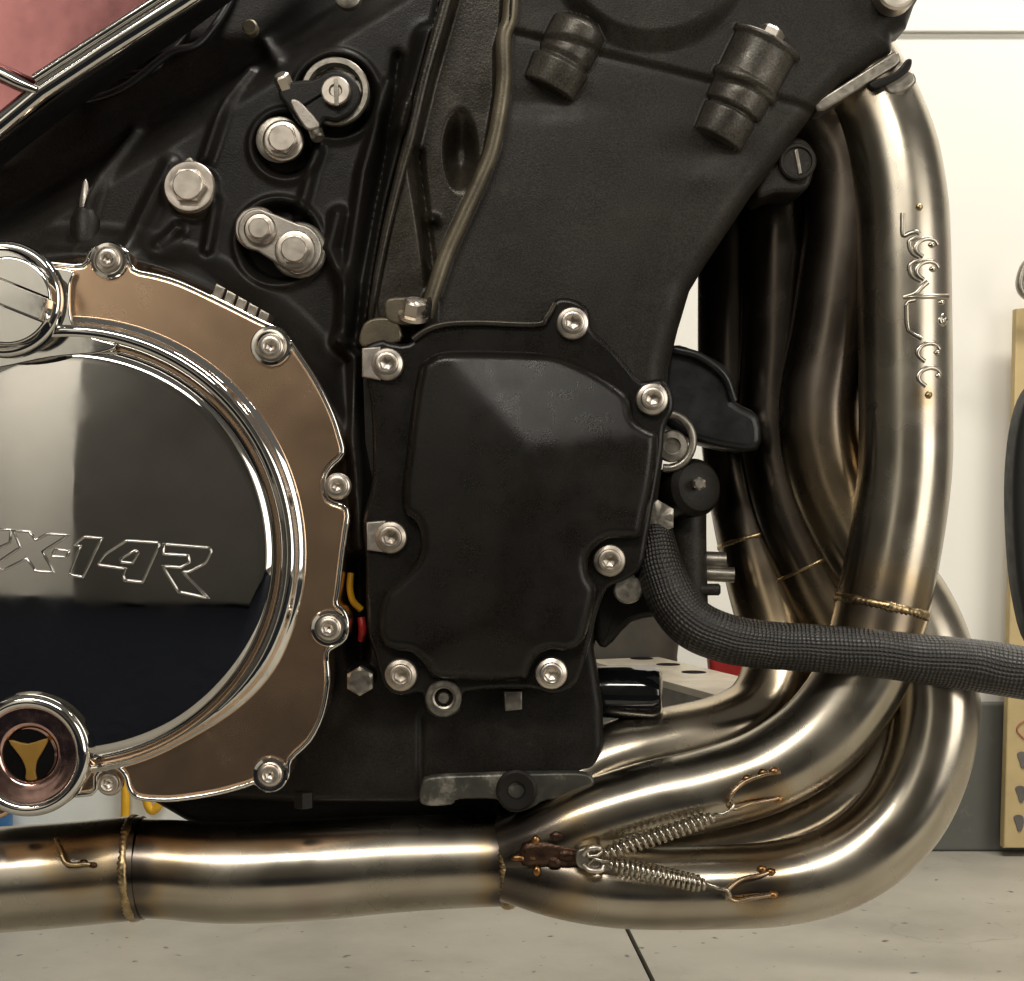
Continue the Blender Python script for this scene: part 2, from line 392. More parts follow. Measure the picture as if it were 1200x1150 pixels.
# two floor slabs with a joint running away from the viewer
jn = W(771, 1165, 0); 
def floor_pt(px, py):
    t = FZ/((575-py)/DP); return (((px-600)/DP)*t, t-DP*S)
ja = floor_pt(733, 1085); jb = floor_pt(765, 1150); jd = ((jb[0]-ja[0])/(jb[1]-ja[1]))
def jx(y, off): return ja[0]+jd*(y-ja[1])+off
ya, yb = -1.6, wall_y+.02
def slabf(name, side):
    g = .0019
    if side < 0: q = [(-3, ya), (jx(ya, -g), ya), (jx(yb, -g), yb), (-3, yb)]
    else: q = [(jx(ya, g), ya), (3, ya), (3, yb), (jx(yb, g), yb)]
    V = [(x, y, FZ) for x, y in q]+[(x, y, FZ-.05) for x, y in q]
    F = [[0, 1, 2, 3]]+[[i, i+4, (i+1) % 4+4, (i+1) % 4] for i in range(4)]
    return mk(name, V, F, 'floor', None, False)
fl = slabf('floor', -1); fr_ = slabf('floor', 1); tag(fl, kind='structure'); tag(fr_, kind='structure')
sheet('floor_joint', -3, 3, ya, yb, FZ-.006, 'mat')
sheet('floor_mat', -1.4, 1.6, -2.6, -.42, FZ+.004, 'mat')  # unseen mat, added to darken the lower part of the dome's reflection
wl = tag(mk('wall', [(-3, wall_y, FZ-.05), (3, wall_y, FZ-.05), (3, wall_y, 2.2), (-3, wall_y, 2.2)], [[0, 1, 2, 3]], 'wall', None, False), kind='structure')
sk_top = W(600, 823, wall_y/S-20).z
sk = box('skirting', -3, 3, wall_y-.012, wall_y-.001, FZ, sk_top, 'skirt', None, .003); tag(sk, kind='structure')
rz = W(600, 38, wall_y/S).z
rl = box('wall_rail', .25, 2.5, wall_y-.005, wall_y-.001, rz-.001, rz+.5, 'wall', None, .003); tag(rl, kind='structure')
# unseen rear wall, and dark screens added for the reflections in cover and pipes
bw = tag(mk('wall', [(-3, -2.6, FZ-.05), (3, -2.6, FZ-.05), (3, -2.6, 2.2), (-3, -2.6, 2.2)], [[3, 2, 1, 0]], 'wall', None, False), kind='structure')
for x0_, x1_ in ((-.77, 1.15), (-3, -1.36)):
    cb = box('added_dark_screen', x0_, x1_, -2.4, -2.2, FZ+.02, 2.0, 'cab', None, .01); tag(cb, kind='structure')  # unseen, sized to set the dark zones mirrored in dome and pipes
cb = box('added_dark_screen', -2.4, -2.3, -2.1, -.2, FZ+.02, 2.0, 'cab', None, .01); tag(cb, kind='structure')  # unseen side screen, added to keep leftward reflections dark

# ------------------------------------------------------------------ shared bolts
def socket_bolt(name, fl=19., cap=13.5, h=13., m='zinc', so=7.5):
    return loft_mesh(name, [(fl, -6), (fl, 1.5), (fl-1.2, 3), (cap+1.5, 4.2), (cap, 5), (cap, h-2), (cap-.6, h-.7), (cap-2, h),
                            (so+2.0, h), (HEXA(so+.8), h-1.2), (HEXA(so), h-2.2), (HEXA(so), h-8), (so*.5, h-9.5), (.4, h-10.2)], m, 36, 28)
def hex_bolt(name, wash, hx, h, m='zinc'):
    return loft_mesh(name, [(wash, -6), (wash, 2), (wash-1.5, 3.6), (hx+2.5, 4.2), (hx+1.5, 4.4), (HEXA(hx), 4.6), (HEXA(hx), h-3.), (HEXA(hx*.985), h-2.4), (hx*.83, h-2.2), (hx*.80, h-.6), (hx*.76, h), (.4, h)], m, 36, 28)
BM = {'dull': socket_bolt('bolt', 19., 13.5, 12., 'zinc2'), 'cover': socket_bolt('bolt'), 'clutch': socket_bolt('bolt', 15.5, 12.5, 11., 'zinc', 6.)}

# ------------------------------------------------------------------ engine
eng = empty('motorcycle_engine', (-.06, .06, -.14), 'black motorcycle engine with polished clutch cover and faceted black side cover', 'engine')
CX, CY = 85., 648.

def crank_fn(X, Y, sd):
    d = np.full(X.shape, 62.)
    r = np.hypot(X-CX, Y-CY)
    # recessed dark bay behind the upper frame
    d += 55*sstep(40, -40, (Y-(255-.62*X)))
    # curved shoulder that carries the clutch cover
    ang = np.degrees(np.arctan2(CY-Y, X-CX))
    sh = sstep(395, 342, r)*sstep(-20, 10, ang)
    d = d-34*sh
    d -= 9*np.exp(-((r-350)/9)**2)*sstep(10, 30, ang)*sstep(100, 75, ang)
    # upright ribs
    for pts, wd, h in (([(285, 70), (262, 110), (238, 182)], 7, 15), ([(143, 140), (112, 200), (95, 255)], 9, 14), ([(196, 190), (160, 262), (150, 290)], 10, 13),
                       ([(368, 175), (352, 240), (348, 250)], 7, 12), ([(205, 265), (185, 285)], 8, 12), ([(250, 235), (240, 290)], 7, 12), ([(100, 60), (20, 120), (-20, 160)], 14, 20),
                       ([(395, 250), (385, 290), (405, 340), (408, 400)], 9, 20), ([(318, 60), (300, 30)], 9, 12), ([(455, 95), (425, 200), (410, 300), (398, 400)], 8, 20),
                       ([(478, 130), (448, 240), (430, 330), (424, 400)], 9, 26), ([(500, 40), (470, 150)], 12, 26), ([(395, 400), (415, 420), (418, 520), (424, 640)], 8, 22)):
        q = pdist(pts, X, Y); d -= h*np.exp(-(q/wd)**2)
    # pockets and lips round the bolts
    for cx, cy, ro, dep in ((332, 166, 38, 14), (324, 281, 48, 18), (392, 108, 48, 16), (222, 220, 36, -6)):
        q = np.hypot(X-cx, Y-cy); d += dep*sstep(ro, ro-9, q); d -= 6*np.exp(-((q-ro-4)/4.5)**2)*(dep > 0)
    # webs that run up to the cylinder
    d -= 26*sstep(405, 445, X-(400-Y)*.24)*sstep(480, 380, Y)
    d += 14*np.exp(-(pdist([(452, 60), (438, 170), (418, 300), (405, 395)], X-12, Y)/6)**2)
    ex = np.interp(Y, [-60, 20, 90, 155, 195, 270, 350, 400], [524, 511, 493, 476, 466, 448, 434, 426]); d += 60*sstep(-2, 10, X-ex)*(Y < 400)
    # wiring slot between the two covers
    d += 30*np.exp(-((X-418)/9)**2)*sstep(640, 665, Y)*sstep(800, 770, Y)
    # lower case steps
    d += 5*np.exp(-((X-492)/4)**2)*sstep(830, 850, Y)
    d -= 6*sstep(430, 420, Y)*0
    for cx, cy, ro, h in ((423, 795, 17, 20), (600, 822, 10, 12)):
        d -= h*sstep(ro, ro-5, np.hypot(X-cx, Y-cy))
    e = 12.; t = np.clip(1+sd/e, 0, 1); d += e*(1-np.sqrt(1-t*t*.98))
    return d
cp = [(-60, -60), (560, -60), (560, 380), (700, 500), (712, 700), (698, 760), (708, 830), (709, 880), (697, 930), (640, 940), (490, 946), (330, 946), (215, 940), (190, 915), (-60, 905)]
crank = relief('crankcase', cp, 1.8, crank_fn, 40, 'cast', eng, 330)
# oil pan set further in
slab('oil_pan', cr([(190, 900), (690, 905), (660, 975), (560, 990), (330, 985), (215, 962)], 3, True), 130, 360, 10, 'cast', eng)

cyl_ridge = [(600, -30), (597, 22), (590, 45), (590, 100), (578, 170), (562, 212), (542, 255), (522, 300), (505, 352), (499, 372)]
left_ridge = [(532, -30), (518, 20), (500, 82), (486, 140), (480, 165)]
def cyl_fn(X, Y, sd):
    d = np.full(X.shape, 30.)
    # signed side of the gasket ridge
    rx = np.interp(Y, [p[1] for p in cyl_ridge], [p[0] for p in cyl_ridge]); s = X-rx
    chan = sstep(2, -14, s)
    d += 34*chan
    lx = np.interp(Y, [-30, 20, 82, 140, 165, 250, 330, 390], [532, 518, 500, 486, 480, 494, 506, 508]); s2 = X-lx
    d -= 24*sstep(8, -12, s2)
    d -= 20*np.exp(-(pdist(left_ridge, X, Y)/6)**2)
    q = pdist(cyl_ridge, X, Y); d -= 17*np.exp(-(q/5.5)**2)*(1-.0*Y)
    # port hole in the channel
    qq = np.hypot((X-538)/14, (Y-168)/32); d += 30*sstep(1.7, .2, qq)
    d -= 10*np.exp(-(np.hypot((X-505)/7, (Y-252)/6))**2)
    d += 9*np.exp(-(pdist([(488, 170), (498, 260), (508, 350)], X, Y)/4.5)**2)
    # cylinder wall swells slightly, head joint groove
    u = (X-600)*.42+(Y-200)*.9
    jl = Y-(36+.255*(X-600)); d += 3.2*np.exp(-(jl/4)**2)*(X > 596)
    d -= 6*sstep(6, -6, jl)*(X > 596)
    d -= 5*np.exp(-(((X-770)-(200-Y)*.45)/150)**2)
    # rounded cam cover swelling at the top
    q = np.hypot((X-765), (Y+62)); d -= 16*sstep(126, 100, q)
    # hollows shaped in under the bosses to give their dark shadows
    d += 5*np.exp(-(np.hypot((X-640)/46, (Y-118)/16))**2)+5*np.exp(-(np.hypot((X-835)/44, (Y-180)/18))**2)
    # stud bosses that lean with the cylinders
    for cx, cy, prof, base in ((868, 110, [(-66, 0), (-58, 30), (-26, 32), (-22, 28), (-18, 34), (4, 35), (8, 39), (14, 39), (18, 36), (60, 37), (64, 40), (69, 40), (76, 0)], 15), (660, 70, [(-42, 0), (-36, 30), (-6, 33), (-1, 28), (6, 31), (42, 31), (52, 20), (58, 0)], 11)):
        al = (X-cx)*.46-(Y-cy)*.888; ac = (X-cx)*.888+(Y-cy)*.46
        r_ = 1.14*np.interp(al, [p[0] for p in prof], [p[1] for p in prof])
        hgt = np.sqrt(np.maximum(r_*r_-ac*ac, 0))-base
        d = np.where(hgt > 0, np.minimum(d, d-hgt), d)
    e = 30.; t = np.clip(1+sd/e, 0, 1); d += e*(1-np.sqrt(1-t*t*.98))*(X > 640)
    return d
cyp = [(1110, -60), (1077, 0), (1068, 26), (1051, 36), (1050, 54), (992, 92), (962, 122), (885, 224), (829, 308), (811, 338), (797, 385), (786, 430), (782, 520), (772, 600), (700, 640), (440, 640), (428, 560), (424, 440), (434, 350), (448, 270), (466, 195), (476, 155), (493, 90), (511, 20), (524, -60)]
cyl = relief('cylinder_block', cyp, 1.8, cyl_fn, 22, 'cast2', eng, 420)
relief('chain_tunnel', cr([(524, -40), (596, -40), (592, 40), (588, 100), (576, 168), (560, 210), (540, 254), (520, 300), (503, 350), (490, 368), (440, 372), (448, 300), (462, 230), (478, 165), (496, 90), (514, 20)], 3, True), 1.8, lambda X, Y, sd: cyl_fn(X, Y, np.full(X.shape, -99.))-1.6+3*np.clip(1+sd/6, 0, 1)**2, 22, 'olive', eng, 80)
tube('gasket_ridge', [(x, y, 19, 9) for x, y in cyl_ridge], 'worn', eng, 20, 6)
tube('gasket_ridge', [(x, y, 30, 7) for x, y in left_ridge]+[(470, 200, 32, 6), (453, 268, 34, 5), (438, 345, 36, 4), (432, 400, 44, 4)], 'olive', eng, 16, 6)
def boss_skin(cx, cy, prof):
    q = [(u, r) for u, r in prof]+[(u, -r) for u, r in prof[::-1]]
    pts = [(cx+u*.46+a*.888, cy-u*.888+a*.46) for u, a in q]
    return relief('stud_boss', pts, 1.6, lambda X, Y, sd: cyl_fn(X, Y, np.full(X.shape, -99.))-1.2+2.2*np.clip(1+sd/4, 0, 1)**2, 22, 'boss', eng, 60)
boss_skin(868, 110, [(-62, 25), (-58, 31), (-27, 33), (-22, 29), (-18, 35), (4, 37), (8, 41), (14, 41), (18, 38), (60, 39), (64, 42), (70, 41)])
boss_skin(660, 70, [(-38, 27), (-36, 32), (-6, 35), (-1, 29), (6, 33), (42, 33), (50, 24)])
# bosses leaning with the cylinders
AX = Vector((.46, -.05, .89))
def boss(name, top, rings, m, d):
    px, py = top; return loft(name, rings, m, px, py, d, eng, 40, axisq(AX), 0, 30)
o = boss('stud_bolt', (866, 112), [(20, 62), (20, 72), (HEXA(16), 73), (HEXA(16), 84), (12, 87), (1, 87)], 'zinc', 22)
loft('plug', [(24, -20), (24, 6), (21, 9), (18, 9), (17, 4), (1, 3)], 'zinc', 1050, -10, -2, eng)
bk = [(918, 168), (940, 162), (955, 180), (950, 215), (935, 226), (910, 226), (890, 232), (888, 215)]
slab('mount_lug', cr(bk, 4, True), 60, 140, 6, 'cast2', eng)
lp = loft('slotted_plug', [(22, -6), (22, 4), (20, 6), (17, 6), (16, 3), (1, 2.5)], 'cast2', 934, 190, 58, eng)
sl = slab('plug_slot', [(931, 176), (935, 174), (940, 203), (936, 205)], 53, 58, 1, 'zincd', lp)

# ---------------- clutch cover
flange = [(-60, 306), (0, 303), (60, 309), (97, 311), (106, 296), (120, 288), (136, 288), (148, 296), (156, 316), (183, 323), (212, 332), (255, 352), (285, 367), (303, 376),
          (320, 384), (336, 396), (350, 416), (364, 437), (377, 460), (389, 486), (397, 510), (401, 532), (386, 548), (379, 566), (384, 586), (406, 597), (404, 625), (400, 655), (396, 690), (394, 708), (402, 716),
          (407, 730), (404, 748), (392, 757), (383, 766), (384, 800), (377, 838), (362, 868), (340, 890), (337, 908), (328, 921), (313, 926), (299, 917), (288, 920), (255, 929), (212, 936), (185, 937), (161, 934), (152, 924), (148, 910),
          (138, 900), (124, 900), (112, 910), (107, 930), (50, 931), (-60, 928)]
FD = -30.
cl = slab('clutch_cover', cr(flange, 3, True), FD, 45, 5, 'flange', eng, 5)
tag(cl, 'polished clutch cover with its brown reflection tinted into the flange')
# bright lip along the edge of the flange
lip = [p for p in flange if p[0] > -30]
LIP = cr([(x, y, FD+2.0, 3.0) for x, y in lip], 3)
tube('edge_lip', [tuple(p) for p in LIP], 'chrome', cl, 12, 1)
def dome_d(r): return -56+11*(r/200.)**2
def Rout(t, base, cut):      # t measured with +x right, +y up
    return base-cut*(1-sstep(-62, -25, math.degrees(math.asin(math.sin(t)))) if math.sin(t) < 0 else 0)
loft('dome', [(244, 0), (243.5, 14), (241, 20), (236, 24.5), (228, 27.8)]+[(r, -dome_d(r)-14.) for r in (220, 205, 190, 170, 150, 130, 110, 90, 70, 50, 30, 12, 1)], 'dome', CX, CY, -14-0., cl, 144, None, 0, 40).location += Vector((0, 0, 0))
def rr(base, cut, k=1.): return lambda t: Rout(t, base, cut)
loft('bezel_ring', [(rr(276, 19), -6), (rr(276, 19), 16), (rr(274, 19), 19), (rr(270, 18), 20.5), (rr(267, 16), 23), (rr(265.5, 15), 27), (rr(262, 12), 30.5), (rr(257, 8), 31.5), (rr(252, 4), 30), (rr(249, 2), 26), (246, 18), (244, 8), (243, -4)], 'chrome', CX, CY, -14, cl, 144, None, 0, 50)
# chrome land at the upper left that carries the filler cap
land = [(-60, 310), (0, 306), (60, 312), (86, 318), (82, 335), (83, 370), (92, 388), (112, 396), (136, 404), (118, 414), (60, 420), (0, 432), (-60, 440)]
slab('filler_land', cr(land, 4, True), -42, -22, 2.5, 'chrome', cl, 4)
cap = loft('filler_cap', [(68, -6), (68, 10), (66, 14), (62, 16), (60, 16), (58, 20), (56, 30), (53, 33), (.5, 34)], 'chrome', 8, 352, -42, cl, 72, None, 0, 40)
def rotbar(name, cx, cy, L, wd, ang, df, db, bev, m, par):
    c, s_ = math.cos(ang), math.sin(ang); q = []
    for a, b in ((-L, -wd), (L, -wd), (L, wd), (-L, wd)): q.append((cx+a*c-b*s_, cy+a*s_+b*c))
    return slab(name, q, df, db, bev, m, par, 4)
def seg_land(v0, v1, r_, ang=math.radians(22)):
    q = []
    for k_ in range(120):
        t = 2*math.pi*k_/120; u_, v_ = r_*math.cos(t), r_*math.sin(t)
        if v0 <= v_ <= v1: q.append((u_, v_))
    if v1 < r_:      # upper land: arc goes round the top
        q = sorted(q, key=lambda p: math.atan2(p[0], p[1]-v1+.01)); q = [( -math.sqrt(r_*r_-v1*v1), v1)]+sorted(q, key=lambda p: p[0])+[(math.sqrt(r_*r_-v1*v1), v1)]
    else:
        q = [(-math.sqrt(r_*r_-v0*v0), v0)]+sorted(q, key=lambda p: p[0])+[(math.sqrt(r_*r_-v0*v0), v0)]
    return [(8+u_*math.cos(ang)-v_*math.sin(ang), 352+u_*math.sin(ang)+v_*math.cos(ang)) for u_, v_ in q]
slab('filler_grip', seg_land(-99, -19, 52), -98, -74, 3, 'chrome', cap, 4)
slab('filler_grip', seg_land(6, 99, 52), -98, -74, 3, 'chrome', cap, 4)
# sight glass boss
loft('sight_boss', [(72, -46), (72, -5), (71, -2), (68, 1), (64, 2.5), (60, 2), (57, -1), (55, -5), (54.8, -24)], 'chrome', 32, 886, -60, cl, 96, None, 0, 50)
loft('sight_collar', [(56, -14), (56, -4.5), (50, -5), (42, -7), (38, -6.5), (35, -8), (32.5, -10), (31.5, -13), (31, -13.5)], 'collar', 32, 886, -60, cl, 96, None, 0, 50)
sgb = loft('sight_window', [(31, -2), (31, 0), (.5, 0)], 'black', 32, 886, -47.5, cl, 48)
V = []; arms = []
for k_ in range(3):
    a = math.radians(90+120*k_)
    for da, r_ in ((-.55, 27), (.0, 25), (.55, 27), (1.05, 8)): arms.append((32+r_*math.cos(a+da)*1.0, 886+r_*math.sin(a+da)*1.0))
slab('sight_web', [(32+25*math.cos(t), 886-25*math.sin(t)) for t in ()] or cr([(10, 868), (32, 872), (55, 866), (50, 880), (43, 892), (41, 905), (42, 914), (30, 914), (30, 902), (24, 888)], 3, True), -51, -47, 1.5, 'amber', sgb)
for (x, y) in ((128, 305), (318, 407), (396, 570), (386, 736), (317, 907), (129, 917)):
    inst('bolt', BM['clutch'], x, y, FD-2 if (x, y) != (129, 917) else FD+14, cl, rng.uniform(0, 1))
for (x, y, r_) in ((128, 306, 22), (318, 406, 24), (386, 736, 22), (317, 907, 21)):
    loft('bolt_boss', [(r_, -4), (r_, 3), (r_-1.5, 5), (r_-5, 5.5), (16, 3.5), (1, 3)], 'chrome', x, y, FD, cl, 48)
for i in range(5):   # cast ribs beside the upper right bolt
    x = 258+i*13; y = 340+i*7.5
    slab('rib', [(x-5, y-8), (x+6, y-2), (x+1, y+12), (x-10, y+6)], -14, 20, 2, 'zincd', cl)
# raised outline lettering on the dome
def dome_pt(px, py):
    r = math.hypot(px-CX, py-CY); return dome_d(r)
def glyph(pts, close=True, r_=1.7):
    q = [(x/4.444, 560+y/4.444) for x, y in pts]; P = []
    L = len(q)
    for i in range(L if close else L-1):
        a, b = q[i], q[(i+1) % L]; n = max(2, int(math.hypot(b[0]-a[0], b[1]-a[1])/5))
        for j in range(n):
            t = j/n; x, y = a[0]+(b[0]-a[0])*t, a[1]+(b[1]-a[1])*t; P.append((x, y, dome_pt(x, y)-.5, r_))
    if not close: P.append((*q[-1], dome_pt(*q[-1])-.5, r_))
    return tube('letter', P, 'chrome', cl, 8, 1, closed=close)
glyph([(-160, 262), (58, 271), (50, 338), (-60, 390)], False)
glyph([(70, 277), (150, 280), (185, 325), (245, 293), (360, 298), (220, 385), (280, 492), (185, 487), (140, 420), (25, 478), (-60, 474), (105, 362)])
glyph([(287, 374), (362, 381), (345, 415), (268, 408)])
glyph([(380, 352), (440, 308), (530, 315), (432, 518), (360, 505), (418, 355)])
glyph([(545, 400), (660, 328), (820, 338), (828, 352), (742, 545), (648, 535), (640, 510), (655, 475), (515, 455), (512, 445)])
glyph([(625, 425), (700, 380), (722, 390), (690, 445), (632, 440)])
glyph([(850, 345), (1090, 365), (1100, 385), (1070, 445), (985, 490), (950, 490), (1085, 628), (930, 595), (845, 460), (940, 468), (985, 440), (980, 405), (850, 398)])

# ---------------- faceted side cover
sf = [(424, 412), (446, 398), (455, 400), (478, 402), (500, 384), (520, 376), (560, 374), (630, 376), (640, 368), (652, 350), (672, 350), (690, 362), (694, 386), (715, 405), (735, 428), (752, 446), (775, 444), (788, 458), (790, 480), (780, 500),
      (777, 531), (767, 588), (759, 632), (752, 665), (734, 680), (712, 690), (700, 720), (692, 752), (676, 800), (648, 815), (620, 808), (545, 812), (540, 835), (520, 843), (500, 836), (494, 812), (470, 816), (450, 806), (440, 770), (430, 735), (428, 655), (424, 610), (436, 560), (434, 470)]
sc = slab('side_cover', cr(sf, 3, True), 4, 70, 6, 'cover', eng, 4)
A1 = (618., 532., 27.); A2 = (578., 722., 24.)
def plane(a, b, c):
    a, b, c = map(np.array, (a, b, c)); n = np.cross(b-a, c-a); return lambda X, Y: a[2]-(n[0]*(X-a[0])+n[1]*(Y-a[1]))/n[2]
PL = [plane(A1, (524., 416., 5.), (728., 486., 5.)), plane(A1, A2, (480., 560., 7.)), plane(A1, A2, (752., 590., 7.)), plane(A2, (470., 762., 13.), (660., 770., 11.)), plane(A1, (524., 416., 5.), (476., 560., 6.5))]
def cover_fn(X, Y, sd):
    hs = [p(X, Y) for p in PL]; k = 1.6
    h = -k*np.log(sum(np.exp(-q/k) for q in hs))
    d = -10-h
    e = 13.; t = np.clip(1+sd/e, 0, 1); d += e*1.2*(1-np.sqrt(1-t*t*.99))
    return d
body = [(490, 430), (500, 419), (518, 411), (561, 409), (620, 410), (648, 412), (672, 420), (704, 436), (733, 456), (741, 470), (745, 490), (760, 502), (772, 512), (768, 560), (760, 600), (752, 630), (735, 632), (716, 632), (700, 640), (690, 655), (692, 675), (700, 692), (692, 730), (682, 755), (664, 764), (646, 762), (630, 770), (622, 785),
        (612, 800), (545, 800), (506, 796), (496, 780), (482, 766), (466, 764), (448, 758), (440, 735), (446, 700), (460, 684), (478, 668), (490, 650), (492, 630), (486, 612), (472, 600), (470, 570), (475, 530), (482, 470)]
relief('raised_face', cr(body, 3, True), 2.2, cover_fn, -15, 'cover', sc, 10, 50)
for (x, y) in ((671, 379), (764, 468), (454, 427), (458, 630), (714, 657), (470, 791), (646, 789)):
    inst('bolt', BM['dull' if (x, y) in ((714, 657), (470, 791), (458, 630)) else 'cover'], x, y, 0, sc, rng.uniform(0, 1), 1., rng.uniform(-.03, .03))
loft('empty_bolt_hole', [(21, -6), (21, 8), (19.5, 10), (15, 10), (13.5, 8), (13, -1), (9, -3), (8, -3.5), (6, 1), (.5, 1)], 'zincd', 520, 818, 2, sc, 48)
slab('lug_face', [(424, 408), (446, 406), (446, 446), (424, 442)], -2, 30, 2, 'plate', sc)
slab('lug_face', [(429, 612), (452, 610), (452, 648), (430, 645)], -2, 30, 2, 'plate', sc)
slab('lug_face', cr([(452, 352), (470, 348), (500, 350), (505, 362), (490, 378), (465, 380), (452, 372)], 3, True), 6, 40, 3, 'worn', eng)
loft('breather_bolt', [(18, 0), (18, 4), (HEXA(14), 5), (HEXA(14), 20), (10, 22), (1, 22)], 'zinc', 484, 372, 4, eng, 36, axisq((.15, -.5, .85)))
slab('lug_face', cr([(424, 384), (434, 374), (452, 372), (466, 378), (468, 400), (424, 406)], 3, True), 8, 40, 3, 'worn', eng)
# rim tube along the cover's upper edge, its highlight put into the lighter colour
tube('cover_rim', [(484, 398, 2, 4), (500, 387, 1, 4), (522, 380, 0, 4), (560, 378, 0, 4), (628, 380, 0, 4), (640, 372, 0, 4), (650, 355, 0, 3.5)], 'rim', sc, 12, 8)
loft('case_bolt', [(17, -4), (17, 14), (15, 16), (1, 16)], 'zincd', 735, 690, 30, eng, 24)
loft('case_bolt', [(HEXA(17), -4), (HEXA(17), 14), (13, 16), (1, 16)], 'zincd', 423, 797, 20, eng, 36)
loft('case_bolt', [(HEXA(12), -10), (HEXA(12), 8), (8, 9), (1, 9)], 'cast', 356, 938, 30, eng, 36, axisq((0, 0, -1)))
loft('case_bolt', [(12, -10), (12, 6), (1, 7)], 'cast', 20, 944, 30, eng, 36, axisq((0, 0, -1)))
slab('dowel_tab', [(590, 810), (612, 810), (612, 832), (592, 834)], 30, 60, 2, 'zincd', eng)

# ---------------- frame side bolts in the upper bay
hb = hex_bolt('bolt', 24, 18.5, 16)
inst('mount_bolt', hb, 332, 165, 50, eng, .3)
loft('bolt_washer', [(27, -3), (27, 1), (25, 2), (1, 2)], 'zincd', 327, 164, 54, eng)
loft('mount_bolt', [(30, -6), (30, 1), (28.5, 3), (22, 3.2), (21, 3), (HEXA(21), 3.2), (HEXA(21), 10), (HEXA(20.7), 10.6), (17.5, 10.8), (17, 12.8), (16.2, 13.4), (.4, 13.4)], 'zinc', 222, 219, 44, eng, 48, None, .5)
slab('lock_tab', cr([(194, 226), (198, 204), (212, 192), (222, 184), (230, 192), (246, 204), (252, 222), (246, 240), (228, 250), (206, 246)], 3, True), 46, 60, 2, 'zincd', eng)
pl = []
for k_ in range(13): a = math.radians(60+180*k_/12+35); pl.append((303+25*math.cos(a), 269+25*math.sin(a)))
for k_ in range(13): a = math.radians(240+180*k_/12+35); pl.append((347+30*math.cos(a), 292+30*math.sin(a)))
lk = slab('link_plate', pl, 42, 52, 2.5, 'plate', eng)
loft('washer', [(26, -6), (26, 0), (24, 2), (1, 2)], 'zinc', 301, 268, 50, lk)
loft('washer', [(33, -6), (33, 0), (31, 2), (1, 2)], 'zincd', 350, 293, 50, lk)
inst('bolt', hex_bolt('bolt', 19, 14.5, 12), 305, 269, 40, lk, .1)
inst('bolt', hex_bolt('bolt', 24, 18, 15), 346, 294, 40, lk, .5)
# clamp on the gear shift shaft
cpl = slab('shaft_clamp', cr([(388, 82), (410, 88), (422, 108), (414, 130), (395, 142), (380, 140), (372, 152), (352, 146), (334, 122), (326, 110), (330, 98), (350, 94), (368, 92)], 3, True), 30, 60, 4, 'cast', eng)
ringp = [(40, -4), (40, 4), (38.5, 6), (33, 6), (31.5, 4), (31, -2), (30, -4)]
loft('clamp_ring', ringp, 'zincd', 393, 108, 44, cpl, 60)
loft('shift_shaft', [(17, -4), (17, 6), (15.5, 8), (8, 8), (6, 5), (.5, 5)], 'zinc', 394, 108, 28, cpl, 40)
slab('shaft_slot', [(391, 92), (396, 92), (397, 124), (392, 124)], 18.8, 24, .6, 'zincd', cpl)
slab('clamp_split', [(344, 129), (380, 107), (381.5, 109), (345, 131.5)], 28.5, 36, .4, 'black', cpl)
slab('clamp_plate', cr([(340, 120), (350, 118), (374, 144), (366, 152), (356, 148)], 3, True), 27, 34, 2, 'plate', cpl)
loft('pinch_bolt', [(HEXA(10), -6), (HEXA(10), 10), (7, 12), (1, 12)], 'zinc', 333, 98, 34, cpl, 36, axisq((-.3, -.6, .7)))
loft('pinch_bolt', [(8, -6), (8, 10), (6, 12), (1, 12)], 'zincd', 370, 154, 38, cpl, 36, axisq((.3, -.4, -.8)))
loft('small_bolt', [(9, -6), (9, 8), (7, 10), (1, 10)], 'worn', 294, 34, 70, eng)
loft('small_bolt', [(16, -6), (16, 8), (12, 10), (1, 10)], 'zincd', 408, -4, 50, eng)
loft('drain_nipple', [(17, -30), (17, 4), (13, 12), (12, 16), (8, 18), (6, 22), (1, 23)], 'cast', 100, 262, 60, eng, 30, axisq((0, 0, 1)))
loft('nipple_tip', [(7, 0), (6.5, 10), (3, 30), (.5, 34)], 'plate', 100, 244, 58, eng, 24, axisq((0, 0, 1)))
# cables in the bay
for pts in ([(60, 122, 110, 5), (110, 116, 96, 5), (150, 100, 90, 5), (200, 62, 92, 5), (235, 50, 100, 5), (270, 0, 110, 5), (276, -40, 110, 5)],
            [(120, 72, 120, 5), (170, 65, 110, 5), (198, 60, 105, 5), (225, 25, 120, 5), (240, -30, 120, 5)],
            [(30, 130, 130, 7), (100, 92, 120, 7), (175, 84, 118, 7), (200, 50, 130, 7), (215, 0, 130, 7)]):
    tube('cable', pts, 'plastic', eng, 12, 8)

# oil filter, breather and cooler fittings on the far side
loft('oil_filter', [(30, -70), (31, -40), (31, -4), (28, 3), (22, 6), (.5, 6)], 'gloss', 770, 812, 110, eng, 48, axisq((1, -.12, 0)))
br = slab('fairing_bracket', cr([(504, 911), (494, 920), (492, 940), (505, 945), (530, 943), (538, 937), (581, 937), (590, 947), (605, 953), (624, 947), (642, 938), (692, 937), (697, 920), (687, 907), (640, 906), (560, 908)], 3, True), 14, 30, 3, 'zincd', eng, 3)
br.data.materials[0] = mat('scraped_black_steel', (.075, .072, .06), .4, .3, var=.4, vscale=60, dust=((.34, .31, .26), 60, .50, .66))
loft('bracket_boss', [(24, -2), (24, 4), (21, 6), (11, 5), (9.5, 3), (9, -6), (8.5, -7), (.5, -7.2)], 'cast', 605, 926, 13, br, 40)
loft('bracket_bore', [(8.4, 0), (8.4, .5), (.5, .5)], 'black', 605, 926, 18, br, 30)

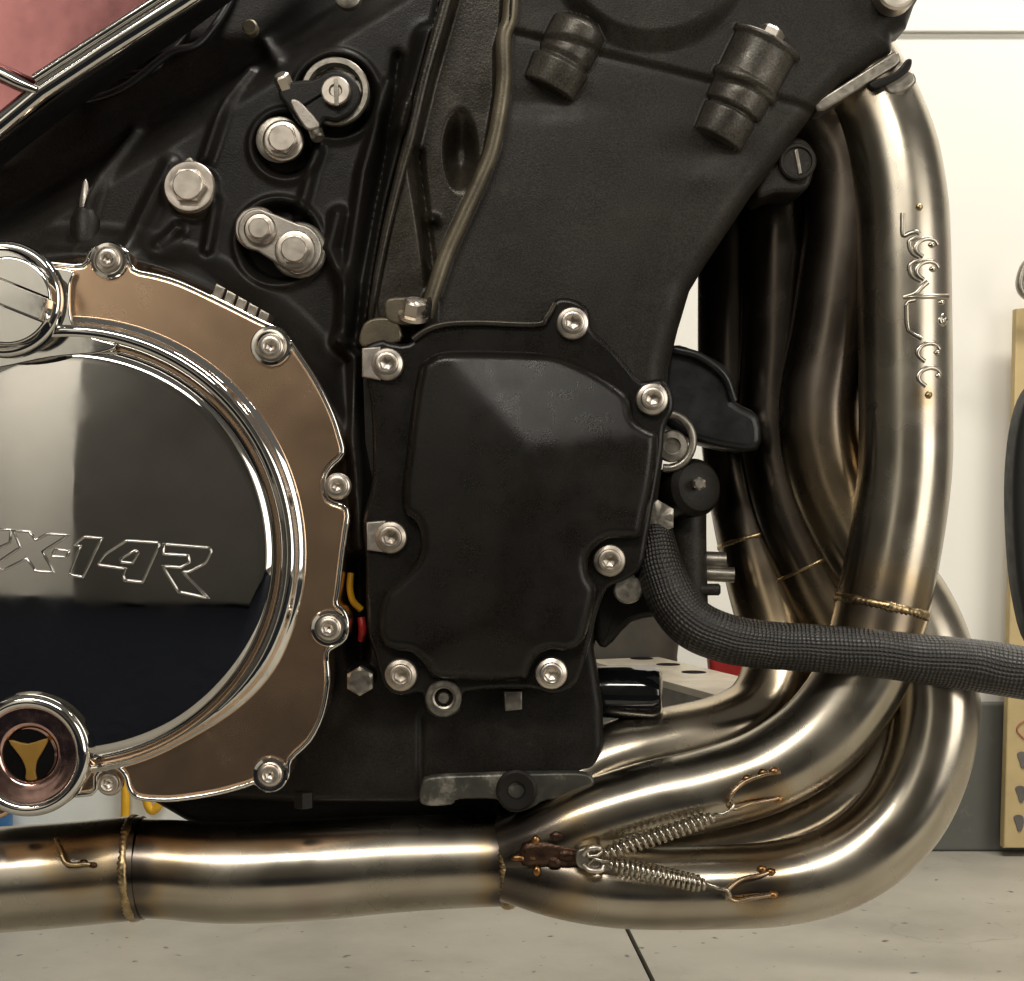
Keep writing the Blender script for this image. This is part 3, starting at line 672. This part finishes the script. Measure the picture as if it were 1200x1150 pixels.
# the black hose joints and sensor between block and pipes
slab('regulator', cr([(778, 420), (790, 404), (815, 410), (850, 428), (862, 452), (862, 470), (890, 488), (888, 528), (830, 522), (790, 505), (775, 480)], 3, True), 80, 150, 10, 'plastic', eng)
tube('regulator_rib', [(790, 410, 74, 5), (820, 418, 72, 5), (848, 440, 74, 5), (860, 470, 78, 5)], 'plastic', eng, 12, 6)
hc = []
for k_ in range(17): a = math.radians(-100+200*k_/16); hc.append((782+30*math.cos(a), 517+32*math.sin(a), 52, 5))
tube('hose_clip', hc, 'zincd', eng, 10, 3)
loft('coolant_union', [(19, -4), (19, 4), (17, 8), (10, 9), (9, 5), (.5, 5)], 'zincd', 787, 523, 52, eng, 36)
loft('thermostat', [(30, -40), (34, -30), (34, 6), (28, 14), (16, 18), (.5, 18)], 'cast', 812, 572, 70, eng, 40, axisq((.4, -.8, .1)))
loft('sensor_screw', [(HEXA(8), -4), (HEXA(8), 6), (5, 8), (.5, 8)], 'zinc', 819, 567, 40, eng, 36)
loft('union_nut', [(HEXA(21), -4), (HEXA(21), 10), (16, 12), (.5, 12)], 'zincd', 770, 607, 40, eng, 36)
tube('coolant_pipe', [(806, 590, 110, 22), (806, 640, 110, 22), (808, 720, 115, 22)], 'cast2', eng, 24, 6)
tube('coolant_stub', [(800, 655, 130, 10), (850, 657, 130, 10)], 'zincd', eng, 20, 3)
tube('coolant_stub', [(800, 671, 130, 9), (860, 674, 130, 9)], 'zincd', eng, 20, 3)
loft('case_bolt', [(7, -12), (7, 10), (5, 12), (.5, 12)], 'cast2', 832, 691, 100, eng, 20, axisq((1, 0, 0)))
slab('sump_lug', cr([(700, 680), (740, 665), (770, 690), (775, 720), (740, 730), (710, 760), (696, 740)], 3, True), 60, 140, 8, 'cast', eng)
# loose wires in the slot
wy = tube('wire', [(411, 672, 44, 4), (410, 690, 40, 4), (414, 705, 40, 4), (423, 714, 46, 4)], 'yellow', None, 10, 6)
tag(wy, 'short yellow wire in the dark slot beside the side cover', 'wire')
wr = tube('wire', [(423, 724, 44, 4.5), (425, 738, 42, 5), (423, 750, 50, 4)], 'redplain', None, 10, 6)
tag(wr, 'orange red wire end below the yellow wire', 'wire')

# ------------------------------------------------------------------ exhaust
exh = empty('exhaust_header', (.05, .08, -.20), 'four into one stainless steel exhaust header with golden welds', 'exhaust')
wd1 = (1034, 712, 46)
HEAT1 = [(650, 1003, 10, 52, 1.), (620, 975, 10, 50, .7), (1034, 716, 20, 60, .75), (610, 990, 0, 75, .95), (870, 920, 20, 40, .5), (895, 930, 0, 34, .6), (1078, 243, -10, 20, .6), (1088, 463, -10, 20, .6), (985, 100, 30, 60, .35), (928, 872, 20, 26, .35)]
h1 = tube('header_pipe', [(994, 66, 112, 52), (1011, 98, 104, 54), (1030, 137, 96, 54), (1046, 182, 86, 54), (1056, 240, 76, 54), (1059, 300, 68, 54), (1060, 360, 64, 54), (1061, 460, 58, 54), (1060, 550, 54, 54), (1050, 630, 50, 54), (1035, 705, 46, 54),
          (1022, 760, 42, 54), (1000, 812, 40, 53), (958, 864, 38, 52), (900, 902, 36, 50), (830, 925, 34, 48), (760, 940, 32, 47), (690, 962, 30, 46), (640, 984, 32, 44), (596, 1000, 38, 42)], 'steel', exh, 64, 10, HEAT1)
HEAT_SHADE2 = [(650, 1003, 10, 46, 1.), (640, 1030, 0, 50, .5), (960, 320, 120, 340, .75), (610, 1010, 0, 75, .95), (890, 1040, -10, 36, .65), (930, 680, 110, 60, .5)]  # weld stains, and one broad entry painting the upper run's dark reflection
h2 = tube('header_pipe', [(900, 130, 130, 44), (950, 135, 128, 46), (985, 175, 126, 48), (992, 250, 124, 48), (976, 380, 122, 48), (960, 480, 120, 48), (972, 560, 116, 48), (1010, 640, 106, 50), (1062, 710, 86, 52), (1090, 775, 66, 52), (1096, 840, 54, 51), (1080, 910, 46, 51), (1046, 968, 40, 51), (990, 1012, 36, 50), (920, 1034, 34, 49), (830, 1040, 32, 48), (730, 1040, 30, 47), (660, 1030, 32, 46), (596, 1014, 38, 42)], 'steel', exh, 64, 10, HEAT_SHADE2)
HEAT_SHADE3 = [(912, 380, 180, 420, .9), (950, 664, 150, 40, .6), (930, 700, 150, 60, .5)]  # first entry paints the pipe's dark reflections, the others are weld stains
h3 = tube('header_pipe', [(880, 150, 190, 40), (905, 190, 188, 42), (914, 260, 186, 44), (912, 400, 184, 44), (908, 500, 182, 44), (926, 590, 176, 46), (956, 660, 168, 48), (992, 730, 158, 50), (1028, 800, 142, 50), (1036, 860, 130, 50), (1010, 915, 122, 50), (960, 955, 116, 49), (890, 985, 112, 48), (800, 1000, 108, 47), (700, 1005, 104, 46), (600, 1003, 100, 40)], 'steel', exh, 48, 10, HEAT_SHADE3)
HEAT_SHADE4 = [(860, 380, 240, 420, .9), (882, 632, 200, 45, .8), (900, 700, 200, 90, .5), (640, 950, 100, 60, .5)]  # broad first entry is painted dark reflection, the rest weld heat
h4 = tube('header_pipe', [(840, 160, 250, 36), (856, 200, 248, 40), (858, 300, 246, 40), (858, 420, 244, 40), (862, 520, 240, 40), (876, 600, 230, 42), (896, 680, 215, 45), (914, 745, 198, 47), (916, 795, 180, 48), (892, 838, 160, 48), (846, 862, 140, 47), (780, 876, 124, 46), (710, 896, 110, 45), (650, 940, 104, 44), (600, 985, 130, 40)], 'steel', exh, 48, 10, HEAT_SHADE4)
ring_bead('weld_bead', nearest(h1, *wd1), 53*K(46), 4.6, 'bead', h1)
ring_bead('weld_bead', nearest(h4, 884, 634, 222), 42.5*K(222), 2.6, 'bead', h4)
ring_bead('weld_bead', nearest(h3, 955, 660, 168), 47*K(168), 2.2, 'bead', h3)
# exhaust port flange and clamp
slab('port_flange', [(953, 121), (1048, 60), (1054, 62), (1056, 72), (1050, 78), (966, 130), (958, 130)], 38, 170, 3, 'zincd', exh)
slab('clamp_band', cr([(1034, 98), (1056, 82), (1070, 84), (1074, 96), (1060, 108), (1044, 112)], 3, True), 40, 120, 4, 'zincd', exh)
slab('clamp_tongue', cr([(1020, 97), (1050, 84), (1062, 70), (1069, 70), (1066, 82), (1050, 94), (1026, 104)], 3, True), 32, 80, 2, 'cast', exh)
# collector and mid pipe
HEATM = [(596, 1000+y_, 34+abs(y_)*.4, 34, .85) for y_ in (-45, -15, 15, 50)]+[(157, 1018+y_, 22+abs(y_)*.5, 34, .85) for y_ in (-50, -20, 15, 50)]+[(90, 1010, 28, 44, .6), (185, 1000, 28, 60, .4)]
mp = tube('collector', [(640, 1006, 90, 50), (605, 1007, 90, 54), (585, 1008, 90, 53), (520, 1010, 90, 54), (450, 1013, 90, 56), (370, 1019, 88, 58), (270, 1023, 86, 58), (200, 1019, 84, 57), (163, 1017, 82, 57)], 'steel', exh, 64, 10, HEATM)
mq = tube('mid_pipe', [(168, 1017, 82, 59.5), (150, 1018, 82, 60), (100, 1023, 82, 60), (40, 1028, 82, 60.5), (-30, 1033, 82, 61), (-120, 1040, 82, 61)], 'steel', exh, 64, 10, HEATM)
ring_bead('weld_bead', nearest(mp, 594, 1007, 90), 52*K(90), 7, 'bead', mp)
ring_bead('weld_bead', nearest(mq, 157, 1018, 82), 58.5*K(82), 4.4, 'bead', mq)
def surf_d(px, py, *pipes):      # depth of the nearest pipe surface at a place in the drawing
    o_ = Vector((0, -DP*S, 0)); dr = (W(px, py, 0)-o_).normalized(); best = 1e9
    for pipe in pipes:
        for c, u, v, R, T in FR[pipe]:
            oc = o_-c; b = oc.dot(dr); q = b*b-(oc.dot(oc)-R*R)
            if q > 0: best = min(best, -b-math.sqrt(q))
    if best > 1e8:
        pipe = pipes[0]; return min(FR[pipe], key=lambda f: (f[0]-W(px, py, f[0].y/S)).length)[0].y/S
    return (o_+dr*best).y/S
# raised name along the upright pipe
def stroke(pts, r_=4.0, name='letter'):
    P = [(x, y, surf_d(x, y, h1)+2.5, r_) for x, y in cr([(1030+a/4.26, 220+b/4.26) for a, b in pts], 4)]
    return tube(name, P, 'steel', h1, 8, 1)
def cee(cx, cy): return [(cx+50, cy-12), (cx+35, cy-34), (cx, cy-42), (cx-38, cy-28), (cx-58, cy+2), (cx-50, cy+28), (cx-22, cy+50)]
stroke([(118, 130), (118, 190), (121, 244), (150, 232), (182, 224), (198, 236)])
stroke([(190, 245), (165, 258), (150, 275), (155, 310), (172, 338), (196, 352)])
stroke(cee(238, 298)); stroke([(192, 365), (165, 378), (150, 400), (158, 435), (178, 458), (205, 470)]); stroke(cee(242, 412))
stroke([(240, 472), (205, 502), (178, 530), (122, 548)]); stroke([(122, 550), (180, 548), (250, 545), (338, 545)])
stroke([(136, 590), (140, 690), (158, 728), (210, 758)]); stroke([(136, 590), (150, 572), (180, 566)])
stroke(cee(248, 820)); stroke(cee(252, 942)); stroke([(318, 640), (300, 660), (312, 682), (330, 660)])
for a, b in ((262, 288), (265, 408), (308, 575), (314, 668), (288, 825), (294, 940)):
    x, y = 1030+a/4.26, 220+b/4.26; blob('letter_dot', x, y, surf_d(x, y, h1), 4.2, 'spring', h1, 1.2, .8, int(a))
for x, y in ((1077, 243), (1088, 463)): blob('rivet', x, y, surf_d(x, y, h1), 4.6, 'bead', h1, 1, 1, x)
# spring hooks
def hook(pts, pipe, r_=2.7):
    return tube('spring_hook', [(x, y, surf_d(x, y, pipe)-o_*.6, r_) for x, y, o_ in pts], 'hookm', exh, 10, 6, None)
hook([(914, 905, 0), (895, 908, 6), (872, 917, 10), (858, 930, 16), (853, 943, 18), (862, 948, 14), (885, 941, 8), (916, 935, 0)], h1)
hook([(906, 1020, 0), (890, 1026, 6), (870, 1030, 10), (858, 1038, 16), (852, 1048, 18), (862, 1056, 14), (885, 1052, 8), (910, 1048, 0)], h2)
for x, y, p in ((876, 913, h1), (894, 906, h1), (907, 904, h1), (912, 937, h1), (893, 1019, h2), (903, 1022, h2), (906, 1049, h2)):
    blob('weld_blob', x, y, surf_d(x, y, p)-1, 5.2, 'wbrown', exh, 1.2, .9, int(x+y))
tube('spring_hook', [(66, 983, surf_d(66, 990, mq)-4, 3), (70, 995, surf_d(70, 995, mq)-12, 3), (78, 1012, surf_d(78, 1012, mq)-10, 3), (98, 1013, surf_d(98, 1013, mq)-2, 3), (112, 1014, surf_d(112, 1014, mq), 3)], 'bead', exh, 10, 6)
for x, y in ((82, 1014), (98, 1011), (109, 1014)): blob('weld_blob', x, y, surf_d(x, y, mq)-1, 4.5, 'rust', exh, 1.2, .8, x)
# stained weld gusset where the collector starts, with its spring tab
gd = surf_d(640, 990, h1, h2)
gp = cr([(612, 990), (640, 985), (668, 990), (690, 999), (690, 1012), (668, 1018), (640, 1016), (612, 1016)], 3, True)
slab('weld_gusset', gp, gd-2, gd+60, 8, 'rust', exh, 4)
for x, y, r_, a, b, m_ in ((628, 985, 6, 1, 1.2, 'wbrown'), (608, 1006, 6, 1.8, .8, 'wbrown'), (624, 1005, 6, 1.6, .8, 'wbrown'), (629, 1021, 6, 1, 1.3, 'wbrown'), (653, 980, 8, 1.3, .9, 'rust'), (665, 1002, 11, 1.5, .9, 'rust'), (650, 1010, 9, 1.2, 1, 'rust')):
    blob('weld_blob', x, y, gd+1, r_*.85, m_, exh, a, b, int(x*y))
slab('spring_tab', cr([(676, 998), (690, 993), (704, 996), (708, 1008), (700, 1020), (686, 1020), (676, 1014)], 3, True), gd-12, gd+10, 2.5, 'zincd', exh)
tube('tab_eye', [(684, 1002, gd-12, 3), (690, 995, gd-17, 3.2), (702, 994, gd-17, 3.2), (706, 1000, gd-13, 3)], 'zinc', exh, 10, 5)
tube('tab_eye', [(684, 1014, gd-12, 3), (692, 1020, gd-17, 3.2), (704, 1020, gd-16, 3.2), (708, 1014, gd-13, 3)], 'zinc', exh, 10, 5)

# the two springs, each a thing of its own
def spring(a, b, turns, r_, wire, ha, hb, label):
    A, B = W(*a), W(*b); ax = (B-A); L = ax.length; ax.normalize(); u = ax.orthogonal().normalized(); v = ax.cross(u); R_ = r_*S*K(a[2])
    P = [tuple(W(*p))+(wire,) for p in ha]
    n = int(turns*16)
    for i in range(n+1):
        t = i/n; q = 2*math.pi*turns*t; rr_ = R_*min(1, .35+6*min(t, 1-t))
        P.append(tuple(A+ax*(L*t)+(u*math.cos(q)+v*math.sin(q))*rr_)+(wire,))
    P += [tuple(W(*p))+(wire,) for p in hb]
    o = tube('exhaust_spring', P, 'spring', None, 8, 1, None, world=True, angle=80)
    return tag(o, label, 'spring', 'springs holding the collector')
e1d = surf_d(857, 940, h1)-14; e2d = surf_d(853, 1048, h2)-14
spring((708, 1000, gd-20), (838, 957, e1d), 18, 8.6, 2.3, [(688, 998, gd-14), (690, 1004, gd-18), (700, 1003, gd-19)], [(848, 954, e1d), (856, 950, e1d), (860, 944, e1d), (857, 938, e1d+6)], 'coil spring slanting up to the hook on the upper pipe')
spring((714, 1012, gd-20), (828, 1038, e2d), 19, 8.8, 2.3, [(690, 1012, gd-14), (696, 1006, gd-18), (706, 1009, gd-19)], [(842, 1041, e2d), (852, 1043, e2d), (856, 1049, e2d), (851, 1053, e2d+6)], 'coil spring slanting down to the hook on the lower pipe')

# ------------------------------------------------------------------ braided hose
hs = tube('braided_hose', [(762, 600, 66, 22), (768, 640, 40, 25), (782, 690, 14, 29), (808, 728, 0, 30), (850, 748, -8, 29), (900, 756, -12, 28), (960, 760, -16, 28), (1020, 765, -20, 28), (1075, 772, -22, 29), (1120, 777, -24, 30), (1170, 784, -26, 31), (1240, 796, -28, 31), (1330, 812, -28, 31)], 'braid', None, 64, 12)
tag(hs, 'thick black braided hose running across the upright pipes', 'hose')

# ------------------------------------------------------------------ polished frame panel with its pink reflection painted in, upper left
fp_ = empty('frame_panel', W(60, 60, -40), 'polished panel tinted with its pink reflection, bright chrome edging, in the upper corner', 'panel')
slab('panel', [(-90, -70), (300, -70), (205, -6), (44, 98), (-90, 40)], -40, 20, 4, 'red', fp_)
slab('lower_panel', [(-90, 50), (38, 104), (-2, 138), (-90, 200)], -34, 20, 5, 'red', fp_)
tube('edge_trim', [(320, -70, -34, 13), (213, 2, -34, 13), (124, 58, -34, 13), (48, 108, -34, 12), (2, 146, -34, 12), (-60, 194, -32, 12)], 'chrome', fp_, 20, 1)
tube('edge_trim', [(296, -76, -42, 5), (192, -6, -42, 5), (106, 49, -42, 5), (40, 92, -42, 5)], 'chrome', fp_, 14, 1)
tube('corner_trim', [(-60, 58, -42, 8), (0, 86, -44, 8), (24, 98, -44, 7), (44, 106, -44, 5)], 'chrome', fp_, 20, 5)
slab('frame_rail', [(330, -90), (352, -90), (210, 16), (60, 118), (-10, 172), (-90, 240), (-90, 180), (0, 148), (46, 110), (205, 6)], -10, 60, 10, 'plastic', fp_)

# ------------------------------------------------------------------ things behind
def wbox(name, px0, px1, py0, dep, zbot, d, m, parent, bev=.004):
    a = W(px0, py0, d); b = W(px1, py0, d); return box(name, a.x, b.x, a.y, a.y+dep, zbot, a.z, m, parent, bev)
# white box put in for the far fairing, set back to catch the lamp
wb = empty('white_box', (W(75, 1075, 1500).x, .7, FZ), 'white box put in for the far fairing, set back to catch light, seen under the clutch cover', 'bin')
b0 = W(-95, 880, 1500); b1 = W(238, 880, 1500)
bx_ = box('white_box_body', b0.x, b1.x, b0.y, b0.y+.2, FZ, b0.z, 'white', wb, .01)
yt = tube('cord', [(145, 900, 1492, 4), (147, 940, 1488, 5), (145, 985, 1488, 5), (146, 1070, 1488, 5)], 'yellow', None, 12, 4); tag(yt, 'upright yellow cord in front of the white box', 'cord')
yt = tube('cord', [(164, 900, 1492, 4), (174, 946, 1486, 5), (186, 944, 1486, 5), (200, 905, 1492, 4)], 'yellow', None, 12, 6); tag(yt, 'looped yellow cord beside the upright one', 'cord')
bb = loft('bottle', [(26, -110), (28, -104), (28, 20), (20, 36), (12, 42), (12, 56), (1, 56)], 'blue', -14, 971, 1450, None, 32, axisq((0, 0, 1)))
tag(bb, 'blue bottle in front of the white box', 'bottle')
# drilled steel beam seen between filter and pipes
bm_ = empty('steel_stand', (W(800, 800, 420).x, W(800, 800, 420).y, FZ), 'grey steel beam with round holes in its pale top', 'stand')
p0 = W(690, 765, 760); p1 = W(845, 815, 300)
zt = p1.z; e0 = Vector((p0.x, p0.y, zt)); e1 = Vector((p1.x, p1.y, zt)); dv = (e1-e0).normalized(); e1 = e1+dv*.05
nv = Vector((-dv.y, dv.x, 0)); nv = nv if nv.y > 0 else -nv
def beam(name, h0, h1_, a, b, m):
    q = [e0+nv*a, e1+nv*a, e1+nv*b, e0+nv*b]
    V = [Vector((p.x, p.y, zt+h0)) for p in q]+[Vector((p.x, p.y, zt+h1_)) for p in q]
    return mk(name, V, [[0, 1, 2, 3][::-1], [4, 5, 6, 7], [0, 1, 5, 4], [1, 2, 6, 5], [2, 3, 7, 6], [3, 0, 4, 7]], m, bm_, False)
beam('beam_web', -.034, -.004, .002, .01, 'grey'); tp = beam('beam_top', -.004, 0, -.002, .05, 'tan')
for px, py in ((783, 779), (813, 788), (752, 772)):
    t = zt/((575-py)/DP); hx, hy = (px-600)/DP*t, t-DP*S
    me = loft_mesh('hole', [(19, 0), (19, .6), (18.8, .8), (.5, .8)], 'black', 28); link('hole', me, (hx, hy, zt), bm_)
gb = slab('far_panel', cr([(690, 640), (796, 640), (794, 770), (785, 800), (690, 800)], 2, True), 800, 830, 6, 'grey', None); tag(gb, 'dull grey panel behind the oil filter', 'panel')
rd = slab('tail_piece', [(828, 740), (905, 740), (905, 830), (836, 815)], 700, 740, 5, 'redplain', None); tag(rd, 'small red block behind the pipes under the hose', 'block')
# pale board leaning at the wall, far right
bd = empty('marked_board', (W(1220, 995, 1900).x, wall_y-.05, FZ), 'pale tan board with dark marks standing against the wall', 'board')
dw = (wall_y-.03)/S
slab('board', [(1191, 362), (1300, 350), (1290, 994), (1176, 994), (1181, 820), (1186, 600)], dw-15, dw+15, 2, 'cardboard', bd)
for x, y in ((1197, 890), (1195, 930), (1193, 964)):
    slab('mark', cr([(x-5, y-6), (x, y-9), (x+6, y-7), (x+7, y+1), (x+4, y+10), (x, y+10), (x-2, y+3)], 3, True), dw-17, dw-14.5, .5, 'ink', bd)
tube('mark', [(1201, 845, dw-15.5, 1.2), (1194, 850, dw-15.5, 1.2), (1192, 857, dw-15.5, 1.2), (1200, 866, dw-15.5, 1.2)], 'redink', bd, 8, 5)
bg = slab('strap', cr([(1260, 420), (1215, 450), (1197, 490), (1189, 555), (1190, 630), (1197, 700), (1215, 760), (1260, 790)], 4, True), 1000, 1060, 14, 'rubber', None)
tag(bg, 'curved black rubber shape in front of the pale board', 'rubber')
tk = tube('wall_hook', [(1215, 300, dw-60, 5), (1201, 312, dw-60, 5), (1195, 332, dw-60, 5), (1200, 345, dw-60, 5), (1215, 348, dw-60, 5), (1225, 330, dw-60, 5)], 'zincd', None, 14, 6); tag(tk, 'grey metal hook on the white wall above the board', 'hook')
